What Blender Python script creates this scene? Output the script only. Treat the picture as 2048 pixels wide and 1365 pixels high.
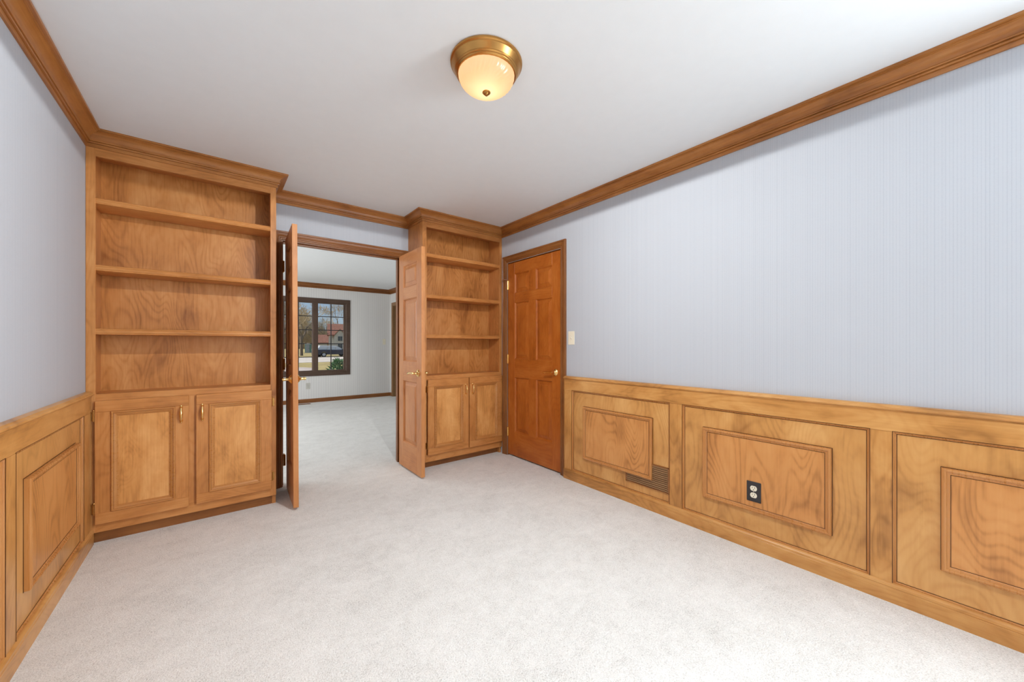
import bpy, bmesh, math, random
from mathutils import Vector, Matrix
S = bpy.context.scene
for o in list(bpy.data.objects): bpy.data.objects.remove(o)
COL = S.collection
PI = math.pi

# ------------------------------------------------------------------ camera
F_PX = 746.5; YAW = math.atan(591 / 746.5); CAM_H = 1.17
cam_d = bpy.data.cameras.new('camera'); cam = bpy.data.objects.new('camera', cam_d); COL.objects.link(cam)
cam_d.sensor_width = 36.0; cam_d.lens = 36.0 * F_PX / 2048.0
cam_d.shift_y = (690 - 682.5) / 2048.0
cam_d.clip_start = 0.02; cam_d.clip_end = 600
cam.location = (0, 0, CAM_H); cam.rotation_euler = (PI / 2, 0, -YAW)
S.camera = cam
S.view_settings.view_transform = 'Standard'; S.view_settings.look = 'None'
S.view_settings.gamma = 1.0; S.view_settings.use_curve_mapping = False
S.view_settings.exposure = 0.06

# ------------------------------------------------------------------ world, sun, daylight
W = bpy.data.worlds.new('sky'); S.world = W; W.use_nodes = True
nt = W.node_tree; nt.nodes.clear()
wo = nt.nodes.new('ShaderNodeOutputWorld'); wb = nt.nodes.new('ShaderNodeBackground')
sk = nt.nodes.new('ShaderNodeTexSky'); sk.sky_type = 'HOSEK_WILKIE'
sk.turbidity = 4.0; sk.ground_albedo = 0.35
sk.sun_direction = (-0.66, 0.25, 0.7)
wb.inputs['Strength'].default_value = 2.4
nt.links.new(sk.outputs[0], wb.inputs[0]); nt.links.new(wb.outputs[0], wo.inputs[0])
def lamp(name, kind, loc, rot, energy, color=(1, 1, 1), size=None, size_y=None):
    d = bpy.data.lights.new(name, kind); d.energy = energy; d.color = color
    if kind == 'AREA':
        d.shape = 'RECTANGLE'; d.size = size; d.size_y = size_y or size
    elif size: 
        if kind == 'SUN': d.angle = size
        else: d.shadow_soft_size = size
    o = bpy.data.objects.new(name, d); COL.objects.link(o); o.location = loc; o.rotation_euler = rot
    return o
sun = lamp('sun_offscreen', 'SUN', (0, 0, 30), (0, 0, 0), 5.5, (1, .95, .88), 0.01)
sun.rotation_euler = Vector((-0.66, 0.25, 0.7)).to_track_quat('Z', 'Y').to_euler()
# daylight entering by the study's own side window, in the right wall behind the camera
lamp('study_window_right_offscreen', 'AREA', (2.435, -1.3, 1.52), (0, PI / 2, 0), 103, (.85, .945, 1.0), 1.14, 1.38)
# daylight of the living room: its side window on the left, in the wall's opening, out of view
lamp('living_room_window_left_offscreen', 'AREA', (-1.625, 6.0, 1.45), (0, -PI / 2, 0), 68, (.94, .965, .975), 1.38, 2.18)

# ------------------------------------------------------------------ material helpers
def new_mat(name):
    m = bpy.data.materials.new(name); m.use_nodes = True
    n = m.node_tree.nodes; b = n['Principled BSDF']
    return m, m.node_tree, b
def lin(r, g, b):
    f = lambda c: (c / 255 / 12.92) if c / 255 <= .04045 else ((c / 255 + .055) / 1.055) ** 2.4
    return (f(r), f(g), f(b), 1)
def mathn(t, op, a, b=None, c=None, clamp=False):
    n = t.nodes.new('ShaderNodeMath'); n.operation = op; n.use_clamp = clamp
    for i, v in enumerate((a, b, c)):
        if v is None: continue
        if isinstance(v, (int, float)): n.inputs[i].default_value = v
        else: t.links.new(v, n.inputs[i])
    return n.outputs[0]
def noise(t, vec, scale, detail=3, rough=.55, dist=0):
    n = t.nodes.new('ShaderNodeTexNoise'); n.inputs['Scale'].default_value = scale
    n.inputs['Detail'].default_value = detail; n.inputs['Roughness'].default_value = rough
    n.inputs['Distortion'].default_value = dist
    t.links.new(vec, n.inputs['Vector']); return n.outputs['Fac']
def mapping(t, vec, scale, loc=None):
    n = t.nodes.new('ShaderNodeMapping'); n.inputs['Scale'].default_value = scale
    t.links.new(vec, n.inputs['Vector'])
    if loc is not None: t.links.new(loc, n.inputs['Location'])
    return n.outputs[0]
def ramp(t, fac, stops):
    n = t.nodes.new('ShaderNodeValToRGB'); e = n.color_ramp.elements
    while len(e) < len(stops): e.new(.5)
    for x, (p, c) in zip(e, stops): x.position = p; x.color = c
    t.links.new(fac, n.inputs[0]); return n.outputs[0]
def bump(t, b, h, strength, dist):
    n = t.nodes.new('ShaderNodeBump'); n.inputs['Strength'].default_value = strength
    n.inputs['Distance'].default_value = dist
    t.links.new(h, n.inputs['Height']); t.links.new(n.outputs[0], b.inputs['Normal'])
def plain(name, col, rough=.5, metal=0, spec=.5, vary=0):
    m, t, b = new_mat(name)
    b.inputs['Roughness'].default_value = rough; b.inputs['Metallic'].default_value = metal
    b.inputs['Specular IOR Level'].default_value = spec
    tc = t.nodes.new('ShaderNodeTexCoord')
    f = noise(t, tc.outputs['Object'], 14, 4)
    v = vary or .04
    c = ramp(t, f, [(.3, tuple(x * (1 - v) for x in col[:3]) + (1,)), (.7, tuple(min(1, x * (1 + v)) for x in col[:3]) + (1,))])
    t.links.new(c, b.inputs['Base Color'])
    return m
def wood(name, dark, mid, light, axis='Z', figure=.25, blotch=.5, fiber=.3, rough=.34, fig_scale=1.5, lines=170.0, relief=.08, detail=4):
    m, t, b = new_mat(name)
    tc = t.nodes.new('ShaderNodeTexCoord'); oi = t.nodes.new('ShaderNodeObjectInfo')
    cmb = t.nodes.new('ShaderNodeCombineXYZ')
    r = mathn(t, 'MULTIPLY', oi.outputs['Random'], 17.0); r2 = mathn(t, 'MULTIPLY', oi.outputs['Random'], 41.0)
    t.links.new(r, cmb.inputs[0]); t.links.new(r2, cmb.inputs[1]); t.links.new(r, cmb.inputs[2])
    i = 'XYZ'.index(axis)
    def st(k): s = [1, 1, 1]; s[i] = k; return s
    v = tc.outputs['Object']
    fib = noise(t, mapping(t, v, st(.035), cmb.outputs[0]), 130, 3, .6)
    blo = noise(t, mapping(t, v, st(.5), cmb.outputs[0]), 5.5, detail, .6, .3)
    fg = noise(t, mapping(t, v, st(.3), cmb.outputs[0]), fig_scale * 2.2, 2, .5, .25)
    line = mathn(t, 'SINE', mathn(t, 'MULTIPLY', fg, lines))
    line = mathn(t, 'POWER', mathn(t, 'MULTIPLY_ADD', line, .5, .5), 2.5)
    line2 = mathn(t, 'MULTIPLY', line, noise(t, mapping(t, v, st(.5), cmb.outputs[0]), 3.2, 2))
    f = mathn(t, 'MULTIPLY_ADD', mathn(t, 'SUBTRACT', blo, .5), blotch * 2.2, .55)
    f = mathn(t, 'MULTIPLY_ADD', mathn(t, 'SUBTRACT', fib, .5), fiber * 1.6, f)
    f = mathn(t, 'SUBTRACT', f, mathn(t, 'MULTIPLY', line2, figure), clamp=True)
    c = ramp(t, f, [(.05, lin(*dark)), (.5, lin(*mid)), (.95, lin(*light))])
    t.links.new(c, b.inputs['Base Color'])
    b.inputs['Specular IOR Level'].default_value = .4
    rr = mathn(t, 'MULTIPLY_ADD', fib, .08, rough - .04); t.links.new(rr, b.inputs['Roughness'])
    if relief: bump(t, b, fib, relief, .002)
    return m
def woods(name, d, mi, l, **k):
    return {a: wood(name + '_' + a.lower(), d, mi, l, a, **k) for a in 'XYZ'}
CAB = woods('cabinet_birch', (138, 82, 36), (196, 130, 70), (220, 160, 98), figure=.16, blotch=.45)
CABP = woods('cabinet_panel', (146, 88, 38), (212, 148, 82), (234, 176, 112), figure=.09, blotch=.75, fig_scale=2)
BACKW = woods('bookcase_back', (138, 82, 36), (196, 130, 68), (220, 160, 98), figure=.26, blotch=.62, fig_scale=1.6)
WAIN = woods('wainscot_veneer', (136, 86, 40), (204, 148, 84), (226, 176, 112), figure=.2, blotch=.6, fig_scale=1.0, fiber=.12, lines=240.0, rough=.31, relief=.03)
WAINP = woods('wainscot_figured_panel', (112, 62, 24), (205, 141, 79), (224, 166, 104), figure=.27, blotch=.42, fig_scale=1.0, fiber=.16, lines=300.0, relief=.04)
RAIL = woods('wainscot_rail', (118, 72, 32), (198, 140, 76), (226, 174, 108), figure=.18, blotch=.6, fiber=.2, rough=.31, relief=.03)
DOORW = woods('closet_door_wood', (128, 62, 14), (178, 96, 32), (202, 124, 56), figure=.14, blotch=.45, rough=.36)
LEAFW = woods('french_door_wood', (142, 86, 44), (198, 132, 78), (220, 160, 104), figure=.08, blotch=.35, rough=.36)
TRIM = woods('crown_wood', (112, 64, 24), (174, 112, 56), (200, 140, 80), figure=.1, blotch=.5, rough=.32)
CASE = woods('casing_wood', (88, 50, 22), (134, 82, 40), (164, 108, 58), figure=.08, blotch=.4, rough=.32)
MOLD = woods('moulding_wood', (140, 84, 38), (188, 126, 68), (214, 158, 98), figure=.0, blotch=.22, fiber=.0, rough=.28, relief=0, detail=1)
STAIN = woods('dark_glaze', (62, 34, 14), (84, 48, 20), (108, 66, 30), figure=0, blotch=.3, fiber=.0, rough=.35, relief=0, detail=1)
DARKT = woods('dark_window_wood', (58, 42, 34), (84, 64, 52), (104, 82, 68), figure=.05, blotch=.4, rough=.5)
OAK = woods('oak_trim', (108, 78, 50), (142, 106, 70), (162, 126, 90), figure=.1, blotch=.4, rough=.5)
BRASS = plain('polished_brass', lin(246, 212, 142), .13, 1.0)
AGED = plain('aged_brass', lin(190, 140, 78), .27, 1.0, vary=.12)
STEEL = plain('steel', lin(200, 196, 188), .25, 1.0)
IVORY = plain('ivory_plastic', lin(238, 230, 208), .35)
BLACKM = plain('dark_bronze_plate', lin(44, 40, 42), .45)
BLACKH = plain('dark_slot', lin(14, 12, 12), .7)
GREYP = plain('pale_grey_plastic', lin(205, 202, 192), .4)
def wallpaper(name, axis, base, stripe, pitch, amt=.5, soft=.16):
    m, t, b = new_mat(name)
    tc = t.nodes.new('ShaderNodeTexCoord'); sp = t.nodes.new('ShaderNodeSeparateXYZ')
    t.links.new(tc.outputs['Object'], sp.inputs[0]); u = sp.outputs['XYZ'.index(axis)]
    fr = mathn(t, 'FRACT', mathn(t, 'DIVIDE', u, pitch))
    tri = mathn(t, 'ABSOLUTE', mathn(t, 'SUBTRACT', fr, .5))
    ln = mathn(t, 'SUBTRACT', 1.0, mathn(t, 'DIVIDE', tri, soft), clamp=True)
    st = [.001, .001, .001]; st['XYZ'.index(axis)] = 1
    n1 = noise(t, mapping(t, tc.outputs['Object'], st), 60, 3, .7)
    ir = [.02, .02, .02]; ir['XYZ'.index(axis)] = 1
    n2 = noise(t, mapping(t, tc.outputs['Object'], (1, 1, 1)), 160, 2)
    f = mathn(t, 'MULTIPLY', ln, mathn(t, 'MULTIPLY_ADD', n1, 1.6, -.25, clamp=True))
    f = mathn(t, 'MULTIPLY_ADD', f, amt, mathn(t, 'MULTIPLY_ADD', mathn(t, 'SUBTRACT', n2, .5), .25, mathn(t, 'MULTIPLY', mathn(t, 'SUBTRACT', n1, .5), .35)), clamp=True)
    c = ramp(t, f, [(0, lin(*base)), (1, lin(*stripe))])
    t.links.new(c, b.inputs['Base Color']); b.inputs['Roughness'].default_value = .62
    b.inputs['Specular IOR Level'].default_value = .3
    bump(t, b, f, .12, .002)
    return m
PAPER_Y = wallpaper('blue_striped_wallpaper_y', 'Y', (190, 194, 201), (153, 160, 173), .0105)
PAPER_X = wallpaper('blue_striped_wallpaper_x', 'X', (190, 194, 201), (153, 160, 173), .0105)
FAR_X = wallpaper('grey_striped_wallpaper_x', 'X', (232, 230, 227), (192, 188, 188), .045, .8, .12)
FAR_Y = wallpaper('grey_striped_wallpaper_y', 'Y', (232, 230, 227), (192, 188, 188), .045, .8, .12)
CEIL = plain('ceiling_paint', lin(236, 239, 241), .8, spec=.2, vary=.008)
WHITE = plain('white_paint', lin(228, 226, 222), .7)
def carpet_mat():
    m, t, b = new_mat('grey_carpet'); tc = t.nodes.new('ShaderNodeTexCoord'); v = tc.outputs['Object']
    pile = noise(t, v, 185, 2, .6); fine = noise(t, v, 420, 2, .6); mid = noise(t, v, 60, 3, .7, .4)
    big = noise(t, mapping(t, v, (1, 1.4, 1)), 2.6, 5, .7, .8); tuft = noise(t, v, 14, 4, .75, .8)
    f = mathn(t, 'MULTIPLY_ADD', mathn(t, 'SUBTRACT', big, .5), .62, .60)
    f = mathn(t, 'MULTIPLY_ADD', mathn(t, 'SUBTRACT', tuft, .5), .62, f)
    f = mathn(t, 'MULTIPLY_ADD', mathn(t, 'SUBTRACT', mid, .5), .45, f)
    f = mathn(t, 'MULTIPLY_ADD', mathn(t, 'SUBTRACT', fine, .5), .7, f)
    f = mathn(t, 'MULTIPLY_ADD', mathn(t, 'SUBTRACT', pile, .5), 1.5, f, clamp=True)
    c = ramp(t, f, [(0, lin(180, 175, 169)), (.5, lin(227, 224, 219)), (1, lin(247, 245, 241))])
    t.links.new(c, b.inputs['Base Color']); b.inputs['Roughness'].default_value = .95
    b.inputs['Specular IOR Level'].default_value = .1
    b.inputs['Sheen Weight'].default_value = .15
    bump(t, b, mathn(t, 'MULTIPLY_ADD', pile, .7, mathn(t, 'MULTIPLY', mid, .5)), .9, .006)
    return m
CARPET = carpet_mat()
def glass_mat(name, tint=(1, 1, 1, 1), refl=.5):
    m = bpy.data.materials.new(name); m.use_nodes = True; t = m.node_tree; t.nodes.clear()
    o = t.nodes.new('ShaderNodeOutputMaterial'); mx = t.nodes.new('ShaderNodeMixShader')
    tr = t.nodes.new('ShaderNodeBsdfTransparent'); tr.inputs[0].default_value = tint
    gl = t.nodes.new('ShaderNodeBsdfGlossy'); gl.inputs['Roughness'].default_value = .02
    fr = t.nodes.new('ShaderNodeFresnel'); fr.inputs[0].default_value = 1.45
    f = mathn(t, 'MULTIPLY', fr.outputs[0], refl)
    t.links.new(f, mx.inputs[0]); t.links.new(tr.outputs[0], mx.inputs[1]); t.links.new(gl.outputs[0], mx.inputs[2])
    t.links.new(mx.outputs[0], o.inputs[0]); return m
GLASS = glass_mat('window_glass', (.97, .98, .98, 1))

# ------------------------------------------------------------------ mesh helpers
class MB:
    def __init__(s): s.bm = bmesh.new()
    def box(s, x0, x1, y0, y1, z0, z1, bev=0.0, seg=1):
        if bev:
            t = bmesh.new(); bmesh.ops.create_cube(t, size=1)
            for v in t.verts: v.co = Vector(((x0 + x1) / 2 + v.co.x * (x1 - x0), (y0 + y1) / 2 + v.co.y * (y1 - y0), (z0 + z1) / 2 + v.co.z * (z1 - z0)))
            bmesh.ops.bevel(t, geom=t.edges[:], offset=bev, segments=seg, affect='EDGES', clamp_overlap=True)
            s.add(t)
        else:
            v = [s.bm.verts.new(p) for p in ((x0, y0, z0), (x1, y0, z0), (x1, y1, z0), (x0, y1, z0), (x0, y0, z1), (x1, y0, z1), (x1, y1, z1), (x0, y1, z1))]
            for f in ((3, 2, 1, 0), (4, 5, 6, 7), (0, 1, 5, 4), (1, 2, 6, 5), (2, 3, 7, 6), (3, 0, 4, 7)): s.bm.faces.new([v[i] for i in f])
        return s
    def add(s, t, mat=None):
        mp = {}
        for v in t.verts: mp[v] = s.bm.verts.new(mat @ v.co if mat else v.co)
        for f in t.faces: s.bm.faces.new([mp[v] for v in f.verts])
        t.free(); return s
    def faces(s, vs, fs):
        v = [s.bm.verts.new(p) for p in vs]
        for f in fs:
            try: s.bm.faces.new([v[i] for i in f])
            except ValueError: pass
        return s
    def loft(s, rings, closed=True, caps=True):
        n = len(rings[0]); vs = [p for r in rings for p in r]; fs = []
        for k in range(len(rings) - 1):
            for i in range(n if closed else n - 1):
                j = (i + 1) % n; fs.append((k * n + i, k * n + j, (k + 1) * n + j, (k + 1) * n + i))
        if caps: fs += [tuple(range(n))[::-1], tuple((len(rings) - 1) * n + i for i in range(n))]
        return s.faces(vs, fs)
    def sweep(s, p0, A0, p1, A1, B, prof):
        p0, A0, p1, A1, B = map(Vector, (p0, A0, p1, A1, B))
        return s.loft([[p0 + A0 * a + B * b for a, b in prof], [p1 + A1 * a + B * b for a, b in prof]])
    def tube(s, pts, rad, seg=8, up=None):
        pts = [Vector(p) for p in pts]; rad = rad if isinstance(rad, (list, tuple)) else [rad] * len(pts)
        rings = []; u = None
        for i, p in enumerate(pts):
            d = (pts[min(i + 1, len(pts) - 1)] - pts[max(i - 1, 0)]).normalized()
            if u is None: u = d.orthogonal().normalized()
            u = (u - d * u.dot(d)).normalized(); w = d.cross(u)
            rings.append([p + (u * math.cos(a) + w * math.sin(a)) * rad[i] for a in [2 * PI * k / seg for k in range(seg)]])
        return s.loft(rings)
    def lathe(s, prof, origin, axis, seg=20):
        o = Vector(origin); d = Vector(axis).normalized(); u = d.orthogonal().normalized(); w = d.cross(u)
        rings = [[o + d * h + (u * math.cos(a) + w * math.sin(a)) * max(r, 1e-4) for a in [2 * PI * k / seg for k in range(seg)]] for r, h in prof]
        return s.loft(rings)
    def frame(s, x0, x1, z0, z1, prof, M):
        """mitred rectangular moulding; prof = (inward from the outer edge, proud); M maps (x, proud, z) to the world"""
        n = len(prof); rings = []
        for cx, cz, sx, sz in ((x0, z0, 1, 1), (x1, z0, -1, 1), (x1, z1, -1, -1), (x0, z1, 1, -1)):
            rings.append([M @ Vector((cx + sx * a, b, cz + sz * a)) for a, b in prof])
        vs = [p for r in rings for p in r]; fs = []
        for k in range(4):
            k2 = (k + 1) % 4
            for i in range(n):
                j = (i + 1) % n; fs.append((k * n + i, k * n + j, k2 * n + j, k2 * n + i))
        return s.faces(vs, fs)
    def nested(s, x0, x1, z0, z1, prof, M):
        """panel of nested rectangles: prof = (inset, proud) from rim to field"""
        rings = [[M @ Vector(p) for p in ((x0 + a, b, z0 + a), (x1 - a, b, z0 + a), (x1 - a, b, z1 - a), (x0 + a, b, z1 - a))] for a, b in prof]
        return s.loft(rings)
    def build(s, name, mat, parent=None, smooth=False, angle=35, loc=None):
        bmesh.ops.recalc_face_normals(s.bm, faces=s.bm.faces)
        me = bpy.data.meshes.new(name)
        o = bpy.data.objects.new(name, me)
        if loc is not None:
            bmesh.ops.translate(s.bm, verts=s.bm.verts, vec=-Vector(loc)); o.location = loc
        s.bm.to_mesh(me); s.bm.free()
        if mat: me.materials.append(mat)
        if smooth:
            me.polygons.foreach_set('use_smooth', [True] * len(me.polygons))
            me.set_sharp_from_angle(angle=math.radians(angle))
        COL.objects.link(o)
        if parent:
            o.parent = parent
        return o
def tag(o, label=None, cat=None, group=None, kind=None):
    if label: o['label'] = label
    if cat: o['category'] = cat
    if group: o['group'] = group
    if kind: o['kind'] = kind
    return o
def thing(name, label, cat, loc=(0, 0, 0), rot=(0, 0, 0), group=None, kind=None):
    o = bpy.data.objects.new(name, None); COL.objects.link(o); o.location = loc; o.rotation_euler = rot
    o.empty_display_size = .1
    return tag(o, label, cat, group, kind)
def struct(name, mb, mat, label, cat, **k):
    return tag(mb.build(name, mat, **k), label, cat, kind='structure')
ID = Matrix.Identity(4)
# (x, proud, z) -> world for a surface facing -Y at y, facing -X at x, facing +X at x
def face_my(y): return Matrix(((1, 0, 0, 0), (0, -1, 0, y), (0, 0, 1, 0), (0, 0, 0, 1)))
def face_mx(x): return Matrix(((0, -1, 0, x), (1, 0, 0, 0), (0, 0, 1, 0), (0, 0, 0, 1)))
def face_px(x): return Matrix(((0, 1, 0, x), (1, 0, 0, 0), (0, 0, 1, 0), (0, 0, 0, 1)))

# ------------------------------------------------------------------ the shell
XL, XR, YB, YR, ZC = -.597, 2.43, 3.575, -2.42, 2.42       # study: left, right, back, rear, ceiling
FXL, FXR, FY = -1.62, 3.13, 8.45                            # living room beyond: left, right, far
struct('floor', MB().box(-1.8, 4.4, -2.6, 8.6, -.12, 0), CARPET, 'pale grey cut pile carpet running through both rooms', 'floor')
struct('ceiling', MB().box(-1.8, 4.4, -2.6, 8.6, ZC, ZC + .15), CEIL, 'smooth white painted ceiling', 'ceiling')
wl = struct('wall_left', MB().box(XL - .12, XL, YR, YB, 0, ZC), PAPER_Y, 'blue striped wallpaper wall left of the tall bookcase', 'wall')
CD0, CD1, CDZ = 2.364, 3.145, 2.036                          # closet door opening
RW0, RW1, RWZ0, RWZ1 = -2.02, -.58, .94, 2.10                # side window behind the camera
wr = struct('wall_right', MB().box(XR, XR + .12, YR, RW0, 0, ZC).box(XR, XR + .12, RW1, CD0, 0, ZC).box(XR, XR + .12, RW0, RW1, 0, RWZ0).box(XR, XR + .12, RW0, RW1, RWZ1, ZC)
            .box(XR, XR + .12, CD1, YB, 0, ZC).box(XR, XR + .12, CD0, CD1, CDZ, ZC), PAPER_Y, 'blue striped wallpaper wall above the long wainscot', 'wall')
OX0, OX1, OZ = .415, 1.437, 2.04                              # double door opening
struct('wall_back', MB().box(FXL, OX0, YB, YB + .12, 0, ZC).box(OX1, 4.0, YB, YB + .12, 0, ZC).box(OX0, OX1, YB, YB + .12, OZ, ZC), PAPER_X, 'blue striped wallpaper wall over the double doorway', 'wall')
struct('wall_rear', MB().box(XL - .12, XR + .12, YR - .12, YR, 0, ZC), PAPER_X, 'blue striped wallpaper wall behind the viewer', 'wall')
w3 = thing('window_2', 'brown framed window in the wainscoted wall behind the viewer', 'window', kind='structure')
for z in (RWZ0, RWZ1 - .03): MB().box(XR + .02, XR + .12, RW0, RW1, z, z + .03).build('window_frame', DARKT['Y'], w3)
for a in (RW0, -1.315, RW1 - .03): MB().box(XR + .03, XR + .12, a, a + .03, RWZ0 + .03, RWZ1 - .03).build('window_frame', DARKT['Z'], w3)
MB().box(XR + .08, XR + .085, RW0 + .03, RW1 - .03, RWZ0 + .03, RWZ1 - .03).build('pane', GLASS, w3)
# closet interior behind the closed door
struct('wall_closet', MB().box(3.0, 3.05, 2.0, 3.575, 0, ZC).box(XR + .12, 3.0, 2.0, 2.05, 0, ZC), WHITE, 'white closet wall behind the six panel door', 'wall')
# living room walls
WX0, WX1, WZ0, WZ1 = .42, 2.16, .62, 2.055                    # window hole in far wall
struct('wall_far', MB().box(FXL, WX0, FY, FY + .15, 0, ZC).box(WX1, FXR + .9, FY, FY + .15, 0, ZC).box(WX0, WX1, FY, FY + .15, 0, WZ0).box(WX0, WX1, FY, FY + .15, WZ1, ZC), FAR_X, 'pale grey striped wallpaper wall around the living room window', 'wall')
FD0, FD1, FDZ = 7.42, 8.285, 2.05
struct('wall_far_right', MB().box(FXR, FXR + .12, YB + .12, FD0, 0, ZC).box(FXR, FXR + .12, FD1, FY, 0, ZC).box(FXR, FXR + .12, FD0, FD1, FDZ, ZC), FAR_Y, 'pale grey striped wall with a cased doorway', 'wall')
struct('wall_hall', MB().box(4.0, 4.1, 3.7, 8.6, 0, ZC), WHITE, 'white hallway wall beyond the cased doorway', 'wall')
struct('wall_far_left', MB().box(FXL - .12, FXL, YB, 4.9, 0, ZC).box(FXL - .12, FXL, 7.1, FY, 0, ZC).box(FXL - .12, FXL, 4.9, 7.1, 0, .75).box(FXL - .12, FXL, 4.9, 7.1, 2.15, ZC), FAR_Y, 'pale grey striped wall opposite the cased doorway', 'wall')

# crown moulding, mitred around the study
CROWN = [(0, -.094), (.009, -.094), (.010, -.077), (.008, -.0765), (.008, -.0745), (.017, -.0735), (.0185, -.069), (.017, -.0645), (.014, -.0635), (.014, -.062), (.022, -.061),
         (.0235, -.057), (.022, -.053), (.020, -.0525), (.021, -.045), (.025, -.036), (.032, -.028), (.042, -.021), (.053, -.0175), (.053, -.0155), (.058, -.0145), (.058, -.012), (.069, -.0115), (.070, -.002), (.069, 0), (0, 0)]
FL, FR = 3.235, 3.245                                         # bookcase face planes
BLX0, BLX1, BRX0, BRX1 = XL, .345, 1.505, XR
def mitre_path(pts):
    """inward unit offset vectors (room on the right hand of travel) of a closed path"""
    n = len(pts); out = []
    for i in range(n):
        a, b, c = Vector(pts[i - 1]), Vector(pts[i]), Vector(pts[(i + 1) % n])
        d0 = (b - a).normalized(); d1 = (c - b).normalized()
        n0 = Vector((d0.y, -d0.x)); n1 = Vector((d1.y, -d1.x))
        m = (n0 + n1); m = m / (1 + n0.dot(n1)); out.append(m)
    return out
CP = [(XL, YR), (XL, FL), (BLX1, FL), (BLX1, YB), (BRX0, YB), (BRX0, FR), (XR, FR), (XR, YR)]
CA = mitre_path(CP)
def crown(i, name, parent=None):
    j = (i + 1) % len(CP); p, q = CP[i], CP[j]
    ax = 'X' if abs(p[0] - q[0]) > abs(p[1] - q[1]) else 'Y'
    mb = MB().sweep((*p, ZC), (*CA[i], 0), (*q, ZC), (*CA[j], 0), (0, 0, 1), CROWN)
    return mb.build(name, TRIM[ax], parent, smooth=True, angle=25)
for i, nm, lb in ((0, 'trim_1', 'brown crown moulding along the wall left of the tall bookcase'), (3, 'trim_2', 'short brown crown moulding between the two bookcases'),
                  (6, 'trim_3', 'long brown crown moulding above the wainscoted wall'), (7, 'trim_4', 'brown crown moulding on the wall behind the viewer')):
    tag(crown(i, nm), lb, 'crown moulding', kind='structure')
# living room crown and baseboards
FP = [(FXL, YB + .12), (FXL, FY), (FXR, FY), (FXR, YB + .12)]; FA = mitre_path(FP)
for k, (i, nm, lb) in enumerate(((1, 'trim_5', 'dark brown crown moulding above the living room window'), (2, 'trim_6', 'dark brown crown moulding above the cased doorway'))):
    mb = MB().sweep((*FP[i], ZC), (*FA[i], 0), (*FP[i + 1], ZC), (*FA[i + 1], 0), (0, 0, 1), CROWN)
    tag(mb.build(nm, CASE['XY'[k]], smooth=True, angle=25), lb, 'crown moulding', kind='structure')
BASEP = [(0, 0), (.014, 0), (.014, .06), (.009, .075), (0, .078)]
tag(MB().sweep((FXL, FY, 0), (0, -1, 0), (FXR, FY, 0), (0, -1, 0), (0, 0, 1), BASEP).build('baseboard_far', CASE['X']), 'brown baseboard under the living room window', 'baseboard', kind='structure')
b = MB().sweep((FXR, FD1 + .075, 0), (-1, 0, 0), (FXR, FY, 0), (-1, 0, 0), (0, 0, 1), BASEP).sweep((FXR, 3.7, 0), (-1, 0, 0), (FXR, FD0 - .075, 0), (-1, 0, 0), (0, 0, 1), BASEP)
tag(b.build('baseboard_far_right', CASE['Y']), 'brown baseboard beside the cased doorway', 'baseboard', kind='structure')
tag(MB().sweep((4.0, 3.7, 0), (-1, 0, 0), (4.0, 8.45, 0), (-1, 0, 0), (0, 0, 1), BASEP).build('baseboard_hall', CASE['Y']), 'brown baseboard in the hallway', 'baseboard', kind='structure')

# ------------------------------------------------------------------ casings
CASP = [(0, 0), (0, .008), (.004, .011), (.010, .011), (.012, .008), (.017, .012), (.022, .012), (.024, .009), (.030, .014), (.040, .017),
        (.050, .019), (.052, .016), (.055, .020), (.066, .020), (.068, .018), (.068, 0)]
def casing(parent, a0, a1, ztop, P, prof, mats, axis, zbot=0.0):
    """two legs and a head round an opening a0..a1; P maps (a, proud, z) to the world"""
    R3 = P.to_3x3(); B = R3 @ Vector((0, 1, 0)); A = R3 @ Vector((1, 0, 0)); Z = Vector((0, 0, 1))
    w = lambda a, z: P @ Vector((a, 0, z))
    MB().sweep(w(a0, zbot), -A, w(a0, ztop), -A + Z, B, prof).build('casing', mats['Z'], parent, True, 25)
    MB().sweep(w(a1, zbot), A, w(a1, ztop), A + Z, B, prof).build('casing', mats['Z'], parent, True, 25)
    MB().sweep(w(a0, ztop), -A + Z, w(a1, ztop), A + Z, B, prof).build('casing', mats[axis], parent, True, 25)

# ------------------------------------------------------------------ brass door furniture (local frame: x along the door towards the hinge, y proud, z up)
def lever_handle(parent, M, mat=BRASS, sgn=1):
    R3 = M.to_3x3(); o = M.translation; n = R3 @ Vector((0, 1, 0)); t = R3 @ Vector((sgn, 0, 0)); z = Vector((0, 0, 1))
    h = MB().lathe([(.0, 0), (.032, 0), (.033, .004), (.030, .008), (.026, .010), (.024, .014), (.016, .017), (.012, .022), (.010, .030), (.010, .044), (.012, .050), (.010, .056), (0, .058)], o, n, 24).build('rosette', mat, parent, True, 40)
    pts = [o + n * .050 + t * (-.004), o + n * .050 + t * .012, o + n * .051 + t * .035 + z * .002, o + n * .051 + t * .065 + z * .001, o + n * .050 + t * .090 - z * .003, o + n * .049 + t * .108 - z * .006, o + n * .049 + t * .116 - z * .005]
    mb = MB().tube(pts, [.009, .010, .0085, .0085, .0095, .0115, .006], 12)
    mb.build('lever', mat, parent, True, 50)
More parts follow.
